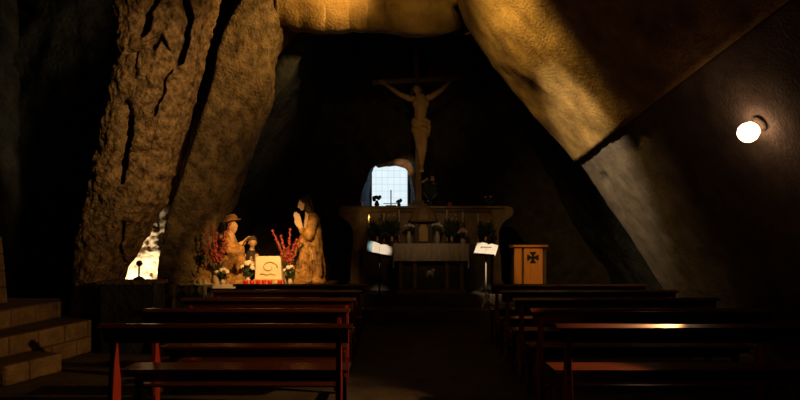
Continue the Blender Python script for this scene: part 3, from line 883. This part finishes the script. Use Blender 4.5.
# ---------------------------------------------------------------- high altar
AX = 0.585                     # altar axis
AZ = 0.47                      # its floor
t = thing('reredos', (AX, 12.3, AZ), 'brown marble altar back with scrolled ends, carrying the crucifix', 'reredos')
TOPZ = P(0, 206, 12.0).z - AZ
x0, x1 = P(352, 0, 12).x - AX, P(500, 0, 12).x - AX
bm = bmesh.new(); box(bm, x0 + .12, x1 - .12, -.25, .30, 0, TOPZ - .12); obj('body', bm, M['marble'], t, bevel=.01)
bm = bmesh.new()
c0, c1 = P(337, 0, 12).x - AX, P(510, 0, 12).x - AX
prof = [(-.25, TOPZ - .14), (-.29, TOPZ - .11), (-.30, TOPZ - .07), (-.34, TOPZ - .05), (-.34, TOPZ), (.32, TOPZ), (.32, TOPZ - .14)]
prism(bm, prof, c0 + .16, c1 - .12); obj('cornice', bm, M['marble'], t, bevel=.006)
for s, xe in ((-1, x0), (1, x1)):
    bm = bmesh.new()      # console: narrow waist, flaring foot and a rolled scroll under the cornice
    pts = [(0, 0), (-.10, 0), (-.10, .10), (-.04, .18), (-.03, .5), (-.01, .8), (.03, 1.02), (.02, 1.2), (-.06, 1.38), (-.16, TOPZ - .28), (-.26, TOPZ - .21), (-.29, TOPZ - .12), (-.26, TOPZ - .03), (-.2, TOPZ - .001), (.18, TOPZ - .001), (.18, 0)]
    prism(bm, [(xe - s * p[0] * -1 if False else xe + (p[0] if s < 0 else -p[0]), p[1]) for p in pts], -.30, .28, 'y')
    obj('console', bm, M['marble'], t, bevel=.012)
bm = bmesh.new(); box(bm, x0 + .24, x1 - .24, -.62, -.25, 0, TOPZ - .86 + .06); gz = TOPZ - .80 + AZ
obj('gradine', bm, M['marble_dark'], t, bevel=.01)
for xa, xb in ((x0 + .02, x0 + .17), (x1 - .17, x1 - .02)):
    bm = bmesh.new(); box(bm, xa, xb, -.315, -.299, .80, 1.25); box(bm, xa, xb, -.315, -.299, .12, .68); obj('panel', bm, M['marble'], t, bevel=.006)
GZ = gz                        # top of the gradine

t = thing('altar_table', (AX, 11.25, AZ), 'dark stone altar table below a white cloth, in the middle of the chancel', 'altar')
a0, a1 = P(395, 0, 11.1).x - AX, P(466, 0, 11.1).x - AX
mz = P(0, 244, 11.05).z - AZ
bm = bmesh.new(); box(bm, a0, a1, -.30, .30, mz - .09, mz); obj('mensa', bm, M['marble'], t, bevel=.01)
bm = bmesh.new(); box(bm, a0 + .12, a1 - .12, -.2, .24, .08, mz - .09); obj('body', bm, M['marble_dark'], t, bevel=.01)
bm = bmesh.new(); box(bm, a0 + .03, a1 - .03, -.27, .28, 0, .08); obj('base', bm, M['marble'], t, bevel=.01)
for xx in (a0 + .10, a0 + .38, a1 - .38, a1 - .10):
    bm = bmesh.new(); lathe(bm, [(.06, .08), (.06, .12), (.045, .14), (.042, .7), (.055, mz - .12), (.06, mz - .09)], (xx, -.235, 0), 14); obj('column', bm, M['marble'], t, smooth=True)
bm = bmesh.new(); cz_ = P(0, 273, 11.0).z - AZ
ball(bm, (.0, -.21, cz_), (.075, .03, .05)); ball(bm, (.055, -.225, cz_ + .05), (.035, .03, .032)); capsule(bm, (-.05, -.21, cz_), .018, (-.06, -.21, cz_ - .08), .012); capsule(bm, (.04, -.21, cz_), .018, (.045, -.21, cz_ - .08), .012)
fuse('relief', bm, M['cream'], t, .008, 2)
bm = bmesh.new()
c0, c1 = a0 - .03, a1 + .03
box(bm, c0, c1, -.33, .32, mz, mz + .008)
def drape(bm, x_0, x_1, y, z0, z1, n, axis):
    pts = []
    for i in range(n + 1):
        u = x_0 + (x_1 - x_0) * i / n
        pts.append((u, y - .010 * math.sin(i * 1.15) - .006 * math.sin(i * .43)))
    if axis == 'x':
        prism(bm, pts + [(p[0], p[1] + .008) for p in pts[::-1]], z0, z1, 'z')
    else:
        prism(bm, [(p[1], p[0]) for p in pts] + [(p[1] + .008, p[0]) for p in pts[::-1]], z0, z1, 'z')
drape(bm, c0, c1, -.335, P(0, 261, 10.9).z - AZ, mz + .008, 70, 'x')
drape(bm, -.33, .32, c0, P(0, 268, 11.0).z - AZ, mz + .008, 30, 'y')
drape(bm, -.33, .32, c1, P(0, 268, 11.0).z - AZ, mz + .008, 30, 'y')
ob = obj('altar_cloth', bm, M['linen']); ob.location = (AX, 11.25, AZ)
tag(ob, 'white cloth hanging over the front of the altar table', 'cloth')

# domed tabernacle
c = P(423, 243, 11.95)
t = thing('tabernacle', (c.x, 11.88, GZ), 'tan domed tabernacle in the middle of the altar back', 'tabernacle')
th = P(0, 206, 11.9).z - GZ
zc = P(0, 222, 11.9).z - GZ
bm = bmesh.new(); box(bm, -.19, .19, -.15, .15, 0, zc); obj('body', bm, M['marble_dark'], t, bevel=.01)
bm = bmesh.new(); prism(bm, [(-.09, .06), (.09, .06), (.09, zc * .7), (.05, zc * .88), (-.05, zc * .88), (-.09, zc * .7)], -.165, -.149, 'y'); obj('door', bm, M['gold'], t, bevel=.004)
bm = bmesh.new()
lathe(bm, [(.30, zc), (.315, zc + .03), (.29, zc + .06), (.27, zc + .13), (.21, zc + .23), (.12, th - .02), (.05, th), (.0, th + .005)], seg=10); obj('dome', bm, mat('tan_dome', (0.22, 0.14, 0.06), (0.30, 0.20, 0.09), 0.6), t, smooth=False)
bm = bmesh.new(); ball(bm, (0, 0, th + .03), .03); obj('finial', bm, M['brass'], t, smooth=True)

# candlesticks on the gradine
def candlestick(px, ytop, d, z, label, lit=False, h_c=.22, grp='candlesticks on the altar back'):
    c = P(px, ytop, d)
    t = thing('candlestick', (c.x, d, z), label, 'candlestick', grp)
    H = c.z - z; hs = max(.12, H - h_c)
    bm = bmesh.new(); lathe(bm, [(.07, 0), (.07, .015), (.03, .04), (.018, .07), (.03, hs * .4), (.016, hs * .5), (.02, hs * .85), (.045, hs - .01), (.045, hs)], seg=14); obj('holder', bm, M['brass'], t, smooth=True)
    bm = bmesh.new(); lathe(bm, [(.017, hs), (.016, H - .006), (.008, H), (.002, H + .002), (.002, H + .012)], seg=10); obj('candle', bm, M['wax'], t, smooth=True)
    if lit:
        bm = bmesh.new(); lathe(bm, [(.003, H + .008), (.015, H + .03), (.018, H + .055), (.010, H + .10), (.001, H + .14)], seg=10); obj('flame', bm, M['flame'], t, smooth=True)
        point('candle_light', (c.x, d - .05, z + H + .07), .5, (1, .55, .2), .03)
    return t
candlestick(369, 221, 11.83, GZ, 'candlestick with the one burning candle, at the left end of the altar back', True, .12)
candlestick(384, 213, 11.9, GZ, 'unlit candlestick left of the first pale flower vase', False)
candlestick(399, 210, 11.9, GZ, 'unlit candlestick right beside the tabernacle dome, on its left')
candlestick(447, 210, 11.9, GZ, 'unlit candlestick close to the tabernacle, on its right')
candlestick(463, 212, 11.9, GZ, 'tall unlit candlestick behind the pinkish flowers')
candlestick(478, 214, 11.9, GZ, 'unlit candlestick at the right end of the altar back')
B = lambda px, d: P(px, 240, d).x
bouquet('flower_vase', (B(409, 11.72), 11.74, GZ), 'pale flowers in a cream vase left of the tabernacle', None, 7, .40, .10, M['white_petal'], .26, .055, M['ceramic'], .045, 6, 21)
bouquet('flower_vase', (B(437.5, 11.72), 11.74, GZ), 'pale flowers in a cream vase right of the tabernacle', None, 7, .42, .12, M['white_petal'], .26, .055, M['ceramic'], .045, 6, 22)
bouquet('flower_vase', (B(377, 11.72), 11.74, GZ), 'dark leafy bouquet at the left end of the altar back', None, 3, .60, .24, M['leaf'], .16, .06, M['brass'], .04, 60, 23)
bouquet('flower_vase', (B(392, 11.72), 11.74, GZ), 'dark leafy bouquet with a few pink blooms left of the pale vase', None, 4, .66, .20, M['pink_petal'], .16, .06, M['brass'], .028, 60, 24)
bouquet('flower_vase', (B(452, 11.72), 11.74, GZ), 'dark leafy bouquet right of the pale flower vase', None, 4, .62, .20, M['pink_petal'], .16, .06, M['brass'], .025, 60, 25)
bouquet('flower_vase', (B(463, 11.65), 11.66, GZ), 'low pinkish flowers before the tall candlestick', None, 6, .30, .09, M['pink_petal'], .12, .05, M['ceramic'], .05, 8, 26)
bouquet('flower_vase', (B(486, 11.72), 11.74, GZ), 'dark leafy bouquet at the right end of the altar back', None, 3, .56, .22, M['pink_petal'], .16, .06, M['brass'], .025, 60, 27)

# on top of the reredos
RZ = TOPZ + AZ
def topx(px): return P(px, 205, 12.2).x
t = thing('altar_cross', (topx(391), 12.15, RZ), 'thin dark standing cross silhouetted against the bright window', 'cross')
hh = P(0, 190, 12.15).z - RZ
bm = bmesh.new(); box(bm, -.11, .11, -.04, .04, 0, .025); obj('base', bm, M['black'], t, bevel=.005)
bm = bmesh.new(); box(bm, -.012, .012, -.01, .01, .025, hh); obj('upright', bm, M['black'], t)
bm = bmesh.new(); box(bm, -.16, .16, -.008, .008, .055, .07); obj('crossbar', bm, M['black'], t)
for px, lab in ((377, 'dark bud vase before the window, left of the thin cross'), (399, 'dark bud vase before the window, right of the thin cross')):
    s = 1.25 if px == 377 else .9
    t = thing('bud_vase', (topx(px), 12.12, RZ), lab, 'vase')
    bm = bmesh.new(); lathe(bm, [(.03 * s, 0), (.045 * s, .03 * s), (.03 * s, .07 * s), (.02 * s, .09 * s), (.03 * s, .10 * s)], seg=12); obj('vase', bm, M['black'], t, smooth=True)
    bm = bmesh.new()
    for k in range(7): ball(bm, (random.uniform(-.05, .05) * s, random.uniform(-.03, .03), (.12 + random.uniform(-.02, .05)) * s), .032 * s, 8)
    obj('buds', bm, M['leaf'], t, smooth=True)
for px, lab in ((450, 'red glass votive light on the altar cornice right of the crucifix'), (361, 'red glass votive light on the altar cornice left of the window')):
    t = thing('votive_light', (topx(px), 12.1, RZ), lab, 'candle')
    bm = bmesh.new(); lathe(bm, [(.03, 0), (.035, .01), (.042, .09), (.036, .09), (.03, .07)], seg=14); obj('cup', bm, M['glass_red'], t, smooth=True)
    bm = bmesh.new(); lathe(bm, [(.026, .05), (.026, .072), (.004, .074), (.003, .09)], seg=10); obj('wax', bm, M['wax'], t, smooth=True)
bouquet('foliage_vase', (topx(430), 12.05, RZ), 'tall dark foliage with pale roses at the foot of the crucifix', None, 5, .62, .16, M['pink_petal'], .14, .06, M['black'], .05, 50, 31)
bouquet('foliage_vase', (topx(488), 12.12, RZ), 'low dark foliage vase at the right end of the cornice', None, 3, .22, .10, M['pink_petal'], .08, .04, M['black'], .03, 20, 32)

# ---------------------------------------------------------------- crucifix
CD = 12.3
root = P(418, 205, CD); root.z = RZ
t = thing('crucifix', root, 'large wooden crucifix standing on the altar back, carrying a pale carved body', 'crucifix')
def C(x, y, dy=0.0):
    p = P(x, y, CD) - root; p.y = dy; return p
bm = bmesh.new(); b0 = C(419, 205); b1 = C(416.5, 50)
prism(bm, [(b0.x - .06, 0.06), (b0.x + .06, 0.06), (b1.x + .055, b1.z), (b1.x - .055, b1.z)], -.03, .03, 'y'); obj('upright', bm, M['cross_wood'], t, bevel=.006)
bm = bmesh.new(); l0 = C(372.5, 83.5); l1 = C(463, 78)
prism(bm, [(l0.x, l0.z - .05), (l1.x, l1.z - .055), (l1.x, l1.z + .055), (l0.x, l0.z + .05)], -.075, -.029, 'y'); obj('crossbeam', bm, M['cross_wood'], t, bevel=.006)
bm = bmesh.new(); box(bm, -.2, .2, -.14, .14, 0, .07); box(bm, -.13, .13, -.10, .10, .07, .13); obj('base', bm, M['dark_wood'], t, bevel=.01)
bm = bmesh.new()
# pelvis, torso, neck
chain(bm, [(C(419.5, 126, -.13), .135), (C(420, 118, -.15), .125), (C(420.5, 109, -.18), .145), (C(420, 102, -.17), .14), (C(418, 96.5, -.17), .055)])
for s in (-1, 1):
    ball(bm, C(420.5 + s * 4.0, 106, -.22), (.095, .07, .10)); ball(bm, C(419.5 + s * 3.6, 127, -.13), (.10, .10, .11))
face(bm, C(416.5, 92.5, -.22), .088, (-.18, -.75, -.55))
# arms up to the beam
chain(bm, [(C(412, 100.5, -.16), .070), (C(409, 100, -.15), .066), (C(399, 95.5, -.13), .052), (C(386.5, 86.5, -.12), .032)])
chain(bm, [(C(428, 99.5, -.16), .070), (C(431, 98.5, -.15), .066), (C(440.5, 92, -.13), .052), (C(450.5, 82.5, -.12), .032)])
hand(bm, C(386.5, 86.5, -.115), C(379.5, 81.5, -.10), (.4, 0, -1), .013, .5, (0, -.5, 0))
hand(bm, C(450.5, 82.5, -.115), C(457.5, 77.5, -.10), (-.4, 0, -1), .013, .5, (0, -.5, 0))
# legs, knees slightly bent, feet crossed
chain(bm, [(C(416, 128, -.14), .100), (C(418.5, 147, -.24), .070), (C(419.5, 150, -.235), .064), (C(421, 166, -.12), .042)])
chain(bm, [(C(423.5, 128, -.14), .100), (C(423.5, 147, -.23), .070), (C(423.5, 150, -.22), .064), (C(421.5, 166, -.08), .042)])
for k, (xa, dy) in enumerate(((421, -.12), (421.5, -.08))):
    chain(bm, [(C(xa, 166.5, dy), .043), (C(xa - .5 + k, 171, dy - .07), .036)])
    for q in range(5):
        e = C(xa - .5 + k, 171, dy - .07) + Vector(((q - 2) * .014, 0, 0))
        capsule(bm, e, .012, e + Vector(((q - 2) * .003, -.02, -.045 + abs(q - 1) * .006)), .009, 8)
fuse('body', bm, M['skin'], t, .010, 2)
bm = bmesh.new()
chain(bm, [(C(416.5, 123.5, -.14), .125), (C(423, 123, -.14), .125)]); chain(bm, [(C(416.5, 131, -.15), .122), (C(423.5, 131, -.15), .122)])
chain(bm, [(C(427.5, 123, -.16), .06), (C(428.5, 129, -.17), .05), (C(428, 137, -.16), .03)])
fuse('loincloth', bm, M['loin'], t, .013, 3, lambda co: co + Vector((0, -.010 * math.sin(co.z * 60 + co.x * 25), 0)))
bm = bmesh.new()
ball(bm, C(416.8, 90.6, -.19), (.098, .098, .092))
for s in (-1, 1): chain(bm, [(C(416.5 + s * 4.0, 91, -.18), .05), (C(416.5 + s * 5.0, 95, -.18), .045), (C(416.5 + s * 5.2, 99.5, -.20), .03)])
fuse('hair', bm, M['hair'], t, .012, 2)

# ---------------------------------------------------------------- music stands with open pages
def stand(px, ytop, d, z, label, wpx, tilt, blue):
    c = P(px, 250, d)
    t = thing('music_stand', (c.x, d, z), label, 'music stand')
    H = c.z - z
    bm = bmesh.new(); tube(bm, [(0, 0, .10), (0, 0, H - .06)], .017, .014, 10); obj('pole', bm, M['black'] if blue else M['metal'], t, smooth=True)
    for k in range(3):
        a = R(90 + 120 * k + 30)
        bm = bmesh.new(); tube(bm, [(0, 0, .16), (math.cos(a) * .22, math.sin(a) * .22, .012)], .010, .010, 8); obj('leg', bm, M['black'] if blue else M['metal'], t, smooth=True)
    hw = wpx * d / F / 2
    q = Matrix.Translation((0, -.01, H)) @ Matrix.Rotation(R(8 if blue else -22), 4, 'Z') @ Matrix.Rotation(R(tilt), 4, 'Y') @ Matrix.Rotation(R(-48), 4, 'X')
    bm = bmesh.new(); box(bm, -hw, hw, -.006, .006, -.15, .15, q); box(bm, -hw, hw, -.05, .0, -.16, -.148, q); obj('desk', bm, M['black'], t, bevel=.003)
    bm = bmesh.new(); tube(bm, [(0, 0, H - .08), (0, .02, H - .01)], .012); obj('hinge', bm, M['black'], t)
    # open booklet resting on the desk
    b = thing('booklet', (c.x, d, z), ('open booklet with a blue left edge on the left music stand' if blue else 'open cream booklet on the right music stand'), 'book')
    for s in (-1, 1):
        bm = bmesh.new(); pts = []
        e = hw * 1.04
        for k in range(9):
            u = k / 8; pts.append((s * (.002 + e * u), -.012 - .022 * math.sin(math.pi * min(1, u * 1.15)) ** 2))
        x_ = pts + [(p[0], p[1] + .004) for p in pts[::-1]]
        prism(bm, x_, -.145, .155 - .01 * s, 'z')
        bmesh.ops.transform(bm, matrix=q, verts=bm.verts[:]); obj('page', bm, M['paper'], b, smooth=False)
    bm = bmesh.new()
    if blue:
        box(bm, -hw * 1.04, -hw * .62, -.036, -.030, -.14, .165, q); obj('blue_strip', bm, M['blue_paper'], b)
    else:
        box(bm, -hw * .55, hw * .1, -.0385, -.0365, .03, .042, q); box(bm, -hw * .5, -hw * .42, -.0385, -.0365, .0, .03, q); box(bm, hw * .1, hw * .5, -.0385, -.0365, .036, .048, q); obj('ink_lines', bm, M['ink'], b)
    return t
stand(379.5, 242, 10.6, .25, 'dark music stand left of the altar, holding a blue-edged booklet', 25, 11, True)
stand(486, 242, 10.6, .25, 'pale-poled music stand right of the altar, holding a cream booklet', 21, 4, False)

# ---------------------------------------------------------------- wooden ambo with the cross emblem
c0, c1 = P(514.5, 0, 11.0), P(546.5, 0, 11.0)
zt = P(0, 245, 11.0).z
t = thing('ambo', ((c0.x + c1.x) / 2, 11.2, .25), 'honey-coloured wooden cabinet with a black cross on its front, right of the altar', 'cabinet')
hw = (c1.x - c0.x) / 2; H = zt - .25
bm = bmesh.new(); box(bm, -hw + .02, hw - .02, -.16, .18, 0, H - .05); obj('body', bm, M['dark_wood'], t)
bm = bmesh.new(); box(bm, -hw + .19, hw - .07, -.19, -.158, .04, H - .07); fp = obj('front_panel', bm, M['ambo'], t, bevel=.004)
bm = bmesh.new(); box(bm, -hw + .0, -hw + .14, -.19, -.155, .02, H - .06); obj('side_strip', bm, M['ambo'], t, bevel=.004)
bm = bmesh.new(); box(bm, hw - .04, hw, -.19, -.155, .02, H - .06); obj('side_post', bm, M['dark_wood'], t, bevel=.004)
bm = bmesh.new(); prism(bm, [(-.20, H - .06), (-.23, H - .035), (-.23, H - .012), (-.20, H), (.2, H), (.2, H - .06)], -hw - .03, hw + .03); obj('top', bm, M['ambo'], t, bevel=.003)
bm = bmesh.new(); e = P(533, 257.5, 11.0); ex = e.x - t.location.x; ez = e.z - .25; r = .112
for k in range(4):      # flared arms meeting at the centre
    a = R(90 * k); ca, sa = math.cos(a), math.sin(a)
    pts = [(.016, 0), (.024, .35 * r), (.055, .8 * r), (.066, .92 * r), (.035, 1.0 * r), (-.035, 1.0 * r), (-.066, .92 * r), (-.055, .8 * r), (-.024, .35 * r), (-.016, 0)]
    prism(bm, [(ex + p[0] * ca - p[1] * sa, ez + p[0] * sa + p[1] * ca) for p in pts], -.197, -.188, 'y')
obj('cross_emblem', bm, M['black'], fp)
